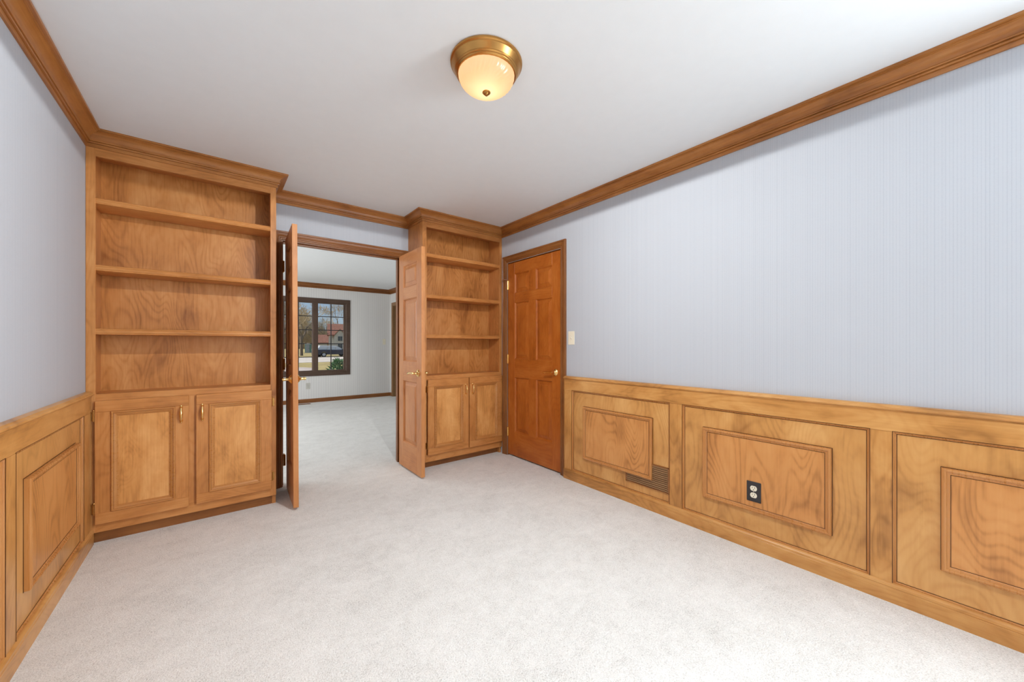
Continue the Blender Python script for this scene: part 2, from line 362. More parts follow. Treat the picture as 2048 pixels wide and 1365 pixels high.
def hinge_leaf(parent, M, h=.089, mat=BRASS):
    """knuckle and leaf of a butt hinge; local x = along leaf, y = proud"""
    mb = MB(); o = M.translation; z = Vector((0, 0, 1))
    for k in range(5):
        mb.lathe([(.0062, 0), (.0062, h / 5 - .0012)], o + z * (k * h / 5 - h / 2), z, 10)
    mb.lathe([(.003, h / 2 - .001), (.0055, h / 2 + .001), (.005, h / 2 + .005), (0, h / 2 + .008)], o, z, 10)
    mb.lathe([(.003, 0), (.0055, .002), (.005, .006), (0, .008)], o - z * (h / 2 - .001), -z, 10)
    t = bmesh.new(); bmesh.ops.create_cube(t, size=1)
    for v in t.verts: v.co = M @ Vector((.003 + (v.co.x + .5) * .017, -.003 + v.co.y * .003, v.co.z * h))
    mb.add(t)
    return mb.build('hinge', mat, parent, True, 40)

# ------------------------------------------------------------------ panel doors (local: x along width, y = thickness (front face at y=0 towards -y), z up)
def panel_door(root, w, h, th, cols, rows, mats, sides=('front', 'back')):
    """cols: list of (x0,x1); rows: list of (z0,z1) of the panel openings"""
    def B(x0, x1, z0, z1, nm, ax): MB().box(x0, x1, -th, 0, z0, z1, .0012).build(nm, mats[ax], root)
    xs0, xs1 = cols[0][0], cols[-1][1]
    B(0, xs0, 0, h, 'stile', 'Z'); B(xs1, w, 0, h, 'stile', 'Z')
    zs = [0] + [z for r in rows for z in r] + [h]
    for k in range(0, len(zs), 2): B(xs0, xs1, zs[k], zs[k + 1], 'rail', 'X')
    for k in range(len(cols) - 1):
        for r in rows: B(cols[k][1], cols[k + 1][0], r[0], r[1], 'mullion', 'Z')
    prof = [(-.001, -.0005), (.002, -.0005), (.0025, -.0025), (.006, -.0045), (.010, -.0105), (.012, -.0145), (.017, -.0150), (.048, -.0065), (.0485, -.0035), (.05, -.0035)]
    for c in cols:
        for r in rows:
            a = MB()
            for sd in sides:
                M = Matrix(((1, 0, 0, 0), (0, 1, 0, 0), (0, 0, 1, 0), (0, 0, 0, 1))) if sd == 'front' else Matrix(((1, 0, 0, 0), (0, -1, 0, -th), (0, 0, 1, 0), (0, 0, 0, 1)))
                n = len(prof); rings = [[M @ Vector(p) for p in ((c[0] + i, d, r[0] + i), (c[1] - i, d, r[0] + i), (c[1] - i, d, r[1] - i), (c[0] + i, d, r[1] - i))] for i, d in prof]
                vs = [p for q in rings for p in q]; fs = []
                for k in range(n - 1):
                    for i in range(4): j = (i + 1) % 4; fs.append((k * 4 + i, k * 4 + j, (k + 1) * 4 + j, (k + 1) * 4 + i))
                fs.append(tuple((n - 1) * 4 + i for i in range(4)))
                a.faces(vs, fs)
            a.build('panel', mats['Z'], root)

# closet door in the right wall: local x runs from the lock edge (near) to the hinge edge (far), front faces -X
d1 = thing('door_1', 'closed six panel reddish brown closet door beside the narrow bookcase', 'door', (XR + .006, CD0 + .004, .014), (0, 0, 0), kind='structure')
d1.matrix_world = Matrix(((0, -1, 0, XR + .006), (1, 0, 0, CD0 + .004), (0, 0, 1, .014), (0, 0, 0, 1)))
dw = CD1 - CD0 - .008
panel_door(d1, dw, 2.014, .035, [(.112, .337), (.440, .668)], [(.245, .82), (1.005, 1.598), (1.692, 1.898)], DOORW)
lever_handle(d1, Matrix.Translation((.068, 0, .903)))
for zz in (1.79, 1.005, .235): hinge_leaf(d1, Matrix(((-1, 0, 0, dw + .003), (0, 1, 0, .006), (0, 0, 1, zz), (0, 0, 0, 1))))
MB().tube([(dw + .003, .006, 1.845), (dw + .003, .03, 1.847), (dw + .012, .055, 1.847)], [.004, .004, .004], 8).tube([(dw + .012, .052, 1.847), (dw + .014, .066, 1.847)], [.008, .008], 10).build('hinge_stop', STEEL, d1, True)
c1 = thing('trim_7', 'fluted brown casing around the closet door', 'door casing', kind='structure')
casing(c1, CD0 - .004, CD1 + .004, CDZ + .004, face_mx(XR), CASP, CASE, 'Y')
for a in ((CD0 - .001, CD0 + .0025), (CD1 - .0025, CD1 + .001)): MB().box(XR + .0, XR + .12, a[0], a[1], 0, CDZ).build('jamb', CASE['Z'], c1)
MB().box(XR, XR + .12, CD0, CD1, CDZ - .0025, CDZ + .001).build('jamb', CASE['Y'], c1)
for a in ((CD0, CD0 + .012), (CD1 - .012, CD1)): MB().box(XR + .043, XR + .08, a[0], a[1], 0, CDZ).build('door_stop', CASE['Z'], c1)
MB().box(XR + .043, XR + .08, CD0, CD1, CDZ - .014, CDZ).build('door_stop', CASE['Y'], c1)

# double door: casing, jambs, two open leaves
c2 = thing('trim_8', 'fluted brown casing around the double doorway', 'door casing', kind='structure')
casing(c2, OX0 + .005, OX1 - .005, OZ - .005, face_my(YB), CASP, CASE, 'X')
P2 = Matrix(((1, 0, 0, 0), (0, 1, 0, YB + .12), (0, 0, 1, 0), (0, 0, 0, 1)))
casing(c2, OX0 + .005, OX1 - .005, OZ - .005, P2, CASP, CASE, 'X')
MB().box(OX0 - .001, OX0 + .012, YB, YB + .12, 0, OZ).box(OX0 + .012, OX0 + .020, YB + .045, YB + .08, 0, OZ).build('jamb', CASE['Z'], c2)
MB().box(OX1 - .012, OX1 + .001, YB, YB + .12, 0, OZ).box(OX1 - .024, OX1 - .012, YB + .045, YB + .08, 0, OZ).build('jamb', CASE['Z'], c2)
MB().box(OX0 + .012, OX1 - .012, YB, YB + .12, OZ - .012, OZ + .001).box(OX0 + .012, OX1 - .012, YB + .045, YB + .08, OZ - .024, OZ - .012).build('jamb', CASE['X'], c2)
LW = .503
lrows = [(.235, .822), (1.0, 1.585), (1.69, 1.905)]
lcols = [(.098, LW - .098)]
# left leaf: local x from lock edge to hinge edge along +Y, front (y=0) faces -X
d2 = thing('door_2', 'open narrow three panel door leaf beside the tall bookcase', 'door', kind='structure')
d2.matrix_world = Matrix.Translation((.4245, 3.012, .018)) @ Matrix.Rotation(math.radians(-2.4), 4, 'Z') @ Matrix.Rotation(math.radians(-.75), 4, 'X') @ Matrix.Rotation(math.radians(-.2), 4, 'Y') @ Matrix(((0, -1, 0, 0), (1, 0, 0, 0), (0, 0, 1, 0), (0, 0, 0, 1)))
panel_door(d2, LW, 2.012, .033, lcols, lrows, LEAFW)
lever_handle(d2, Matrix.Translation((.066, 0, .905)))
lever_handle(d2, Matrix(((1, 0, 0, .066), (0, -1, 0, -.033), (0, 0, 1, .905), (0, 0, 0, 1))))
for zz in (1.80, 1.0, .22): hinge_leaf(d2, Matrix(((-.816, .578, 0, LW + .024), (-.578, -.816, 0, .014), (0, 0, 1, zz), (0, 0, 0, 1))))
d3 = thing('door_3', 'open narrow three panel door leaf beside the narrow bookcase', 'door', kind='structure')
d3.matrix_world = Matrix(((0, -1, 0, 1.393), (1, 0, 0, 3.024), (0, 0, 1, .014), (0, 0, 0, 1)))
panel_door(d3, LW, 2.012, .033, lcols, lrows, LEAFW)
lever_handle(d3, Matrix.Translation((.066, 0, .905)))
lever_handle(d3, Matrix(((1, 0, 0, .066), (0, -1, 0, -.033), (0, 0, 1, .905), (0, 0, 0, 1))))
for zz in (1.80, 1.0, .22): hinge_leaf(d3, Matrix(((0, 1, 0, LW + .008), (-1, 0, 0, -.035), (0, 0, 1, zz), (0, 0, 0, 1))))

# ------------------------------------------------------------------ bookcases
def pull(parent, x, y, z0, z1):
    """turned brass bail pull standing on two feet, on a face towards -Y"""
    zc = (z0 + z1) / 2; L = z1 - z0
    mb = MB()
    for zz in (z0 + .012, z1 - .012):
        mb.lathe([(0, 0), (.008, 0), (.0085, .003), (.006, .006), (.0045, .012), (.005, .02), (0, .026)], (x, y, zz), (0, -1, 0), 12)
        mb.tube([(x, y, zz + (.012 if zz > zc else -.012)), (x, y - .003, zz)], [.006, .007], 10)
    n = 15; pts = []; rad = []
    for k in range(n):
        u = k / (n - 1); zz = z0 + .008 + (L - .016) * u
        pts.append((x, y - .018 - .008 * math.sin(PI * u), zz))
        r = .0038 + .0046 * math.sin(PI * u) ** 2
        if k in (0, n - 1): r = .002
        if k == n // 2: r = .0094
        if k in (n // 2 - 1, n // 2 + 1): r = .0066
        rad.append(r)
    mb.tube(pts, rad, 12)
    return mb.build('handle', BRASS, parent, True, 50)
MOULD = [(0, 0), (0, .006), (.0025, .009), (.006, .0095), (.009, .007), (.0095, .003), (.012, .003), (.0125, .005), (.017, .0035), (.023, -.001), (.0245, -.004), (.0275, -.004), (.030, -.008), (.030, -.012), (0, -.012)]
def cab_door(root, x0, x1, z0, z1, y, side):
    """framed cabinet door, face at y, hinge on side -1/+1"""
    e = thing('cabinet_door', None, None); e.parent = root
    sw = .066; t = .02
    MB().box(x0, x0 + sw, y, y + t, z0 + sw, z1 - sw, .001).build('door_stile', CAB['Z'], e)
    MB().box(x1 - sw, x1, y, y + t, z0 + sw, z1 - sw, .001).build('door_stile', CAB['Z'], e)
    MB().box(x0, x1, y, y + t, z0, z0 + sw, .002).build('door_rail', CAB['X'], e)
    MB().box(x0, x1, y, y + t, z1 - sw, z1, .002).build('door_rail', CAB['X'], e)
    MB().frame(x0 + sw, x1 - sw, z0 + sw, z1 - sw, MOULD, face_my(y)).build('moulding', MOLD['X'], e, True, 20)
    MB().box(x0 + sw + .026, x1 - sw - .026, y + .008, y + .016, z0 + sw + .026, z1 - sw - .026).build('panel', CABP['Z'], e)
    hx = x1 - .036 if side < 0 else x0 + .032
    pull(e, hx, y, z1 - .172, z1 - .062)
    for zz in (z0 + .09, z1 - .09):
        X = x0 - .004 if side < 0 else x1 + .004
        mb = MB().lathe([(.0042, -.03), (.0042, .03)], (X, y + .006, zz), (0, 0, 1), 10)
        mb.lathe([(.002, .03), (.005, .032), (.004, .037), (0, .041)], (X, y + .006, zz), (0, 0, 1), 10)
        mb.box(*sorted((X, X + .014 * side)), y + .016, y + .0195, zz - .028, zz + .028)
        mb.build('hinge', AGED, e, True)
    return e
def bookcase(name, label, x0, x1, F, toe, st, doors, mid, shelves, cornice, side_open):
    r = thing(name, label, 'bookcase', (0, 0, 0))
    ft = .02; yb = 3.462
    zt = ZC - .004
    il, ir = x0 + st[0], x1 - st[1]
    MB().box(x0 + .001, il, F, F + ft, .064, zt, .001).build('stile', CAB['Z'], r)
    MB().box(ir, x1 - .001, F, F + ft, .064, zt, .001).build('stile', CAB['Z'], r)
    MB().box(il, ir, F + .0008, F + ft, 2.279, zt).build('top_rail', CAB['X'], r)
    MB().box(il, ir, F + .0008, F + ft, .834, .878).build('middle_rail', CAB['X'], r)
    MB().box(il, ir, F + .0008, F + ft, .064, .130).build('bottom_rail', CAB['X'], r)
    MB().box(mid[0] - .012, mid[1] + .012, F + .001, F + ft, .128, .836).build('centre_stile', CAB['Z'], r)
    MB().box(x0 + .001, x0 + .024, F + ft, YB, 0, zt).build('side_panel', CAB['Z'], r)
    MB().box(x1 - .024, x1 - .001, F + ft, YB, 0, zt).build('side_panel', CAB['Z'], r)
    if side_open < 0: MB().box(x0, x0 + .003, F + .002, YB, .064, zt).build('end_panel', CAB['Z'], r)
    else: MB().box(x1 - .003, x1, F + .002, YB, .064, zt).build('end_panel', CAB['Z'], r)
    MB().box(x0 + .02, x1 - .02, yb, yb + .008, .84, zt).build('back_panel', BACKW['Z'], r)
    MB().box(x0 + .022, x1 - .022, F + .004, yb, .858, .8775).build('deck', CAB['X'], r)
    MB().box(x0 + .022, x1 - .022, F + ft, yb, 2.33, 2.345).build('top_board', CAB['X'], r)
    MB().box(x0 + .022, x1 - .022, F + ft, yb, .064, .08).build('bottom_board', CAB['X'], r)
    MB().box(x0 + .004, x1 - .004, toe, toe + .018, 0, .066).build('toe_kick', CASE['X'], r)
    for z in shelves:
        prof = [(0, 0), (.004, -.002), (.006, -.006), (.0035, -.011), (.006, -.016), (.0065, -.024), (.003, -.029), (.005, -.034), (0, -.036), (-.205, -.036), (-.205, 0)]
        MB().sweep((x0 + .0245, F + .016, z), (0, -1, 0), (x1 - .0245, F + .016, z), (0, -1, 0), (0, 0, 1), [(a + .008, b) for a, b in prof]).build('shelf', CAB['X'], r, True, 30)
    for i, (a, b, z0) in enumerate(doors): cab_door(r, a, b, z0, .84, F - .02, -1 if i == 0 else 1)
    for i in cornice: crown(i, 'cornice', r)
    return r
bookcase('bookcase', 'wide floor to ceiling brown built-in bookcase between papered wall and doorway', BLX0, BLX1, FL, 3.258, (.040, .036),
         [(-.557, -.142, .115), (-.105, .315, .119)], (-.145, -.10), (2.037, 1.643, 1.266), (1, 2), 1)
bookcase('bookcase', 'floor to ceiling brown built-in bookcase in the corner beside the closet door', BRX0, BRX1, FR, 3.298, (.042, .032),
         [(1.552, 1.997, .129), (2.008, 2.420, .129)], (1.997, 2.008), (2.036, 1.648, 1.268), (4, 5), -1)

# ------------------------------------------------------------------ wainscot
def wainscot(wall, P, a_end0, a_end1, stiles, frames, gap):
    """P maps (a along wall, proud, z); stiles = list of (a0,a1); frames = list of (a0,a1)"""
    R3 = P.to_3x3(); Bv = R3 @ Vector((0, 1, 0)); Zv = Vector((0, 0, 1))
    w = lambda a, z: P @ Vector((a, 0, z))
    def slab(a0, a1, b0, b1, z0, z1, bev=0):
        t = bmesh.new(); bmesh.ops.create_cube(t, size=1)
        for v in t.verts: v.co = Vector((a0 + (v.co.x + .5) * (a1 - a0), b0 + (v.co.y + .5) * (b1 - b0), z0 + (v.co.z + .5) * (z1 - z0)))
        if bev: bmesh.ops.bevel(t, geom=t.edges[:], offset=bev, segments=2, affect='EDGES')
        return MB().add(t, P)
    zb, zt = .085, .775
    ops = [(stiles[k][1], stiles[k + 1][0]) for k in range(len(stiles) - 1)]
    for (a0, a1) in ops:
        slab(a0 - .01, a1 + .01, .0, .012, zb - .01, zt + .01).build('wainscot_panel', WAIN['Z'], wall)
        bead = [(-.0015, .0235), (.002, .0235), (.0035, .0205), (.004, .018), (.007, .0185), (.009, .0165), (.0105, .012), (-.0015, .012)]
        MB().frame(a0, a1, zb, zt, bead, P).build('panel_bead', MOLD['Z'], wall, True, 30)
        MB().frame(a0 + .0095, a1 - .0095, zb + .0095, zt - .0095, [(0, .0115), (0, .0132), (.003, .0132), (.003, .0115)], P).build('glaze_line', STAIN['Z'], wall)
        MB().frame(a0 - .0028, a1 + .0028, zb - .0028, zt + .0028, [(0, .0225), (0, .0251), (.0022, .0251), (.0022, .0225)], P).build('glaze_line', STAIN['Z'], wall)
    for (a0, a1) in stiles: slab(a0, a1, 0, .024, zb, zt, .0015).build('stile', RAIL['Z'], wall)
    slab(a_end0, a_end1, 0, .0245, zt, .868, .001).build('top_rail', RAIL['Y'], wall)
    cap = [(0, .866), (.0265, .866), (.0265, .872), (.034, .874), (.037, .879), (.035, .886), (.028, .889), (.024, .893), (.012, .896), (0, .896)]
    MB().sweep(w(a_end0, 0), Bv, w(a_end1, 0), Bv, Zv, cap).build('chair_rail_cap', RAIL['Y'], wall, True, 30)
    base = [(0, 0), (.034, 0), (.034, .066), (.032, .068), (.034, .071), (.033, .08), (.028, .086), (.024, .088), (0, .088)]
    MB().sweep(w(a_end0, 0), Bv, w(a_end1, 0), Bv, Zv, base).build('baseboard', RAIL['Y'], wall, True, 30)
    fp = [(0, .012), (0, .028), (.003, .032), (.009, .034), (.014, .032), (.016, .028), (.022, .027), (.025, .024), (.026, .021), (.026, .012)]
    for (a0, a1) in frames:
        MB().frame(a0, a1, .214, .650, fp, P).build('panel_moulding', MOLD['Z'], wall, True, 24)
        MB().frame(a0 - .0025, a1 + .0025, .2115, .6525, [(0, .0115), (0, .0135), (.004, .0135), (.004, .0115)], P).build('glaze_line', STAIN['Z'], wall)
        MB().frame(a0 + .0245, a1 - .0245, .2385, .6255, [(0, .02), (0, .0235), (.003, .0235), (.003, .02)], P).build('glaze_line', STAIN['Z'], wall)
        slab(a0 + .022, a1 - .022, .012, .0225, .214 + .022, .650 - .022).build('raised_panel', WAINP['Z'], wall)
wainscot(wr, face_mx(XR), YR + .01, 2.296, [(-2.40, -2.30), (-.72, -.625), (.255, .333), (1.231, 1.321), (2.206, 2.296)], [(-2.15, -.87), (-.49, .111), (.471, 1.100), (1.450, 2.082)], 0)
wainscot(wl, face_px(XL), YR + .01, FL - .003, [(-2.40, -2.30), (-.72, -.625), (.32, .40), (1.21, 1.30), (2.10, 2.19), (3.075, 3.225)], [(-2.15, -.87), (-.5, .2), (.52, 1.09), (1.42, 1.98), (2.30, 2.975)], 0)

# return air grille set in the first wainscot panel
g = thing('vent_grille', 'brown slatted vent grille partly behind the raised wainscot panel', 'vent', (XR - .012, 1.49, .15))
def gb(y0, y1, z0, z1, p0, p1): return MB().box(XR - p1 - (XR - .012), XR - p0 - (XR - .012), y0 - 1.49, y1 - 1.49, z0 - .15, z1 - .15)
GY0, GY1, GZ0, GZ1 = 1.323, 1.668, .152, .328
gb(GY0, GY1, GZ0, GZ1, .0115, .0128).build('grille_back', OAK['Y'], g)
for a in ((GY0, GY0 + .010, GZ0, GZ1), (GY1 - .010, GY1, GZ0, GZ1)): gb(*a, .0125, .0215).build('grille_frame', CASE['Z'], g)
for a in ((GY0, GY1, GZ0, GZ0 + .006), (GY0, GY1, GZ1 - .006, GZ1)): gb(*a, .0125, .0215).build('grille_frame', CASE['Y'], g)
n = 12; ph = (GZ1 - GZ0 - .012) / n
for k in range(n): gb(GY0 + .01, GY1 - .01, GZ0 + .006 + k * ph + .003, GZ0 + .006 + (k + 1) * ph - .001, .0125, .0205).build('slat', OAK['Y'], g)

# ------------------------------------------------------------------ outlets and switches
def disc(mb, P, a, z, r, p0, p1, sy=1.0, cut=None, seg=24):
    pts = []
    for k in range(seg):
        t = 2 * PI * k / seg; x, y = r * math.cos(t), r * sy * math.sin(t)
        if cut: y = max(-cut, min(cut, y))
        pts.append((x, y))
    return mb.loft([[P @ Vector((a + x, p0, z + y)) for x, y in pts], [P @ Vector((a + x, p1, z + y)) for x, y in pts]])
def outlet(name, label, P, plate, face, w=.072, h=.114):
    o = thing(name, label, 'outlet'); o.matrix_world = P
    MB().box(-w / 2, w / 2, 0, .005, -h / 2, h / 2, .002).build('cover_plate', plate, o)
    for zz in (.0195, -.0195):
        q = disc(MB(), ID, 0, zz, .0172, .004, .0068, cut=.0142).build('receptacle', face, o)
        MB().box(-.0075, -.0052, .0066, .0072, zz + .0005, zz + .009).box(.0052, .0075, .0066, .0072, zz + .0015, zz + .008).build('slot', BLACKH, q)
        disc(MB(), ID, 0, zz - .007, .0026, .0066, .0072, seg=10).build('ground_hole', BLACKH, q)
    disc(MB(), ID, 0, 0, .003, .0045, .006, seg=10).build('screw', STEEL, o)
    return o
def switch(name, label, P, w=.072, h=.117):
    o = thing(name, label, 'light switch'); o.matrix_world = P
    MB().box(-w / 2, w / 2, 0, .005, -h / 2, h / 2, .002).build('cover_plate', IVORY, o)
    MB().box(-.0055, .0055, .0045, .0055, -.0125, .0125).build('slot', GREYP, o)
    MB().faces([(-.004, .005, -.006), (.004, .005, -.006), (.004, .005, .008), (-.004, .005, .008), (-.0035, .015, .004), (.0035, .015, .004), (.0035, .013, .010), (-.0035, .013, .010)],
               [(0, 1, 2, 3), (4, 5, 6, 7), (0, 1, 5, 4), (1, 2, 6, 5), (2, 3, 7, 6), (3, 0, 4, 7)]).build('toggle', IVORY, o)
    for zz in (-.03, .03): disc(MB(), ID, 0, zz, .003, .0045, .006, seg=10).build('screw', IVORY, o)
    return o
def at_mx(x, y, z): return Matrix(((0, -1, 0, x), (1, 0, 0, y), (0, 0, 1, z), (0, 0, 0, 1)))
def at_my(x, y, z): return Matrix(((1, 0, 0, x), (0, -1, 0, y), (0, 0, 1, z), (0, 0, 0, 1)))
outlet('wall_outlet', 'ivory duplex outlet in a dark plate on the wainscot panel', at_mx(XR - .0225, .814, .330), BLACKM, IVORY)
switch('light_switch', 'ivory toggle switch on blue wallpaper beside the closet door', at_mx(XR, 2.232, 1.229))
outlet('wall_outlet', 'pale outlet below the living room window', at_my(1.447, FY, .338), GREYP, GREYP, .078, .125)
switch('light_switch', 'pale toggle switch between living room window and cased doorway', at_my(2.985, FY, 1.238), .066, .13)

# ------------------------------------------------------------------ ceiling lamp
LX, LY = .94, 1.37
lt = thing('ceiling_light', 'flush brass ceiling light with frosted swirled glass bowl', 'ceiling light', (LX, LY, ZC))
MB().lathe([(.09, 0), (.155, 0), (.159, -.005), (.158, -.011), (.153, -.015), (.153, -.018), (.150, -.022), (.142, -.036), (.139, -.040), (.1395, -.043), (.138, -.045), (.1345, -.048), (.135, -.051), (.1335, -.053), (.129, -.057), (.124, -.057), (.123, -.045), (.09, -.02)], (0, 0, 0), (0, 0, 1), 64).build('pan', AGED, lt, True, 22)
def bowl():
    mb = MB(); seg, rn = 144, 22; rings = []
    for k in range(rn):
        u = k / (rn - 1); ang = u * PI / 2
        R = .1245 * math.cos(ang) ** .85 if k < rn - 1 else .003
        z = -.051 - .078 * math.sin(ang)
        tw = .9 * u * u; ring = []
        for i in range(seg):
            a = 2 * PI * i / seg
            amp = .0020 * math.sin(PI * min(1, u * 1.15)) if u < .87 else 0
            rr = R * (1 + 0) + amp * math.cos(36 * (a + tw))
            ring.append((rr * math.cos(a), rr * math.sin(a), z))
        rings.append(ring)
    return mb.loft(rings, caps=False)
def lamp_glass():
    m = bpy.data.materials.new('frosted_lamp_glass'); m.use_nodes = True; t = m.node_tree; t.nodes.clear()
    o = t.nodes.new('ShaderNodeOutputMaterial'); mx = t.nodes.new('ShaderNodeMixShader'); mx.inputs[0].default_value = .08
    tl = t.nodes.new('ShaderNodeBsdfTranslucent'); tl.inputs['Color'].default_value = (.92, .80, .60, 1)
    gl = t.nodes.new('ShaderNodeBsdfGlossy'); gl.inputs['Roughness'].default_value = .25
    t.links.new(tl.outputs[0], mx.inputs[1]); t.links.new(gl.outputs[0], mx.inputs[2]); t.links.new(mx.outputs[0], o.inputs[0])
    return m
lamp('ceiling_lamp_bulb', 'POINT', (LX, LY, ZC - .055), (0, 0, 0), .36, (1, .83, .62), .02)
bowl().build('glass_bowl', lamp_glass(), lt, True, 60)
LAMPLIGHT = lamp('ceiling_lamp_light', 'SPOT', (LX, LY, ZC - .155), (0, 0, 0), 76, (.94, .96, .96), .02)
LAMPLIGHT.data.spot_size = math.radians(179.5); LAMPLIGHT.data.spot_blend = .02
MB().lathe([(0, -.124), (.012, -.124), (.018, -.127), (.018, -.131), (.015, -.134), (.009, -.135), (.008, -.137), (.009, -.140), (.006, -.143), (0, -.144)], (0, 0, 0), (0, 0, 1), 20).build('finial', AGED, lt, True, 40)

# ------------------------------------------------------------------ living room window
w1 = thing('window_1', 'dark brown triple casement window with divided panes', 'window', kind='structure')
WC = [(0, 0), (0, .012), (.01, .016), (.07, .018), (.085, .012), (.085, 0)]
M = face_my(FY)
zb0, zt0 = .535, 2.122; ax0, ax1 = .335, 2.249
MB().frame(ax0, ax1, zb0, zt0, [(0, 0), (0, .016), (.012, .02), (.075, .018), (.085, .01), (.105, .005), (.105, -.02), (0, -.001)], M).build('casing', DARKT['X'], w1)
MB().frame(ax0 + .085, ax1 - .085, zb0 + .085, zt0 - .065, [(0, -.0), (0, -.14), (.012, -.14), (.012, 0)], M).build('window_jamb', DARKT['Z'], w1)
sashes = [(.45, .945), (1.036, 1.527), (1.637, 2.128)]
for x in ((.945 + .018, 1.036 - .018), (1.527 + .03, 1.637 - .03)): MB().box(x[0] - .02, x[1] + .02, FY - .012, FY + .13, .62, 2.06, .004).build('mullion', DARKT['Z'], w1)
rowz = [.648, .920, 1.191, 1.473, 1.754, 2.025]
for (x0, x1) in sashes:
    MB().frame(x0 - .028, x1 + .028, rowz[0] - .03, rowz[-1] + .028, [(0, -.03), (0, -.06), (.028, -.06), (.028, -.036), (.02, -.03)], M).build('sash', DARKT['Z'], w1)
    xm = (x0 + x1) / 2
    MB().box(xm - .008, xm + .008, FY + .036, FY + .056, rowz[0], rowz[-1]).build('muntin', BLACKM, w1)
    for z in rowz[1:-1]: MB().box(x0, x1, FY + .037, FY + .055, z - .008, z + .008).build('muntin', BLACKM, w1)
    for k in range(5):
        for (a, b) in ((x0, xm), (xm, x1)): MB().box(a, b, FY + .044, FY + .048, rowz[k], rowz[k + 1]).build('pane', GLASS, w1)
MB().box(1.84, 1.93, FY + .0, FY + .035, .628, .642, .004).tube([(1.9, FY + .01, .64), (1.86, FY - .005, .668), (1.845, FY - .008, .668)], [.006, .005, .006], 8).build('crank', STEEL, w1)

# the living room's side window, out of view
ww = thing('window_3', 'wide brown framed window in the living room wall opposite the cased doorway', 'window', kind='structure')
MB().frame(4.82, 7.18, .67, 2.23, [(0, 0), (0, .016), (.07, .02), (.08, .012), (.08, 0)], face_px(FXL)).build('window_frame', DARKT['Z'], ww)
MB().box(FXL - .085, FXL - .08, 4.9, 7.1, .75, 2.15).build('pane', GLASS, ww)
# cased doorway in the right wall of the living room
c3 = thing('trim_9', 'oak casing around the living room side doorway', 'door casing', kind='structure')
casing(c3, FD0, FD1, FDZ, face_mx(FXR), [(0, 0), (0, .012), (.01, .016), (.06, .018), (.07, .014), (.07, 0)], OAK, 'Y')
MB().box(FXR - .002, FXR + .122, FD1 - .012, FD1, 0, FDZ).build('jamb', OAK['Z'], c3)
MB().box(FXR - .002, FXR + .122, FD0, FD0 + .012, 0, FDZ).build('jamb', OAK['Z'], c3)
MB().box(FXR - .002, FXR + .122, FD0 + .012, FD1 - .012, FDZ - .012, FDZ).build('jamb', OAK['Y'], c3)
# floor register under the window
fr = thing('floor_register', 'small brown floor register in the carpet under the window', 'vent', (1.34, 8.28, 0))
MB().box(-.12, .12, -.05, .05, 0, .006, .002).build('register_frame', CASE['X'], fr)
for k in range(8): MB().box(-.10 + k * .027, -.088 + k * .027, -.035, .035, .0055, .0075).build('louvre', DARKT['Y'], fr)

# ------------------------------------------------------------------ outdoors
GZ = -.65
def outdoor_mat(name, c0, c1, sc, rough=.9):
    m, t, b = new_mat(name); tc = t.nodes.new('ShaderNodeTexCoord')
    f = noise(t, tc.outputs['Object'], sc, 5, .65); f2 = noise(t, tc.outputs['Object'], sc * 9, 3, .6)
    f = mathn(t, 'MULTIPLY_ADD', mathn(t, 'SUBTRACT', f2, .5), .7, f)
    t.links.new(ramp(t, f, [(.3, lin(*c0)), (.7, lin(*c1))]), b.inputs['Base Color']); b.inputs['Roughness'].default_value = rough
    return m
LAWN = outdoor_mat('winter_lawn', (140, 124, 78), (178, 160, 106), .5)
ROAD = outdoor_mat('pale_concrete', (178, 168, 158), (204, 196, 188), .6)
DRIVE = outdoor_mat('driveway', (166, 152, 146), (190, 178, 172), .8)
BARK = outdoor_mat('grey_bark', (104, 90, 78), (146, 130, 114), 6)
TWIG = outdoor_mat('tan_twigs', (140, 124, 98), (186, 168, 136), 2)
NEEDLE = outdoor_mat('evergreen_needles', (62, 98, 64), (124, 156, 116), 9)
ROOF = outdoor_mat('brown_red_shingles', (112, 74, 62), (150, 104, 88), 3)
BRICK = outdoor_mat('tan_siding', (170, 146, 118), (196, 172, 142), 3)
SIDING = outdoor_mat('white_siding', (196, 194, 192), (222, 220, 218), 3)
WOODS = outdoor_mat('leafless_thicket', (142, 126, 100), (190, 172, 140), .35)
struct('lawn', MB().box(-150, 220, 8.7, 330, GZ - .3, GZ), LAWN, 'dry yellow winter lawn outside the window', 'lawn')
def strip(name, pts, z, mat, label):
    n = len(pts); return struct(name, MB().loft([[(x, y, GZ - .05) for x, y in pts], [(x, y, z) for x, y in pts]]), mat, label, 'pavement')
strip('road', [(-60, 29), (60, 53), (60, 70), (-60, 44)], GZ + .02, ROAD, 'pale road crossing beyond the lawn')
strip('driveway', [(-9, 14), (-2, 12), (4.3, 27), (6.1, 31.5), (5.4, 33.5), (3, 35.5), (-3, 34), (-9, 31.5)], GZ + .03, DRIVE, 'pinkish concrete driveway outside the window')

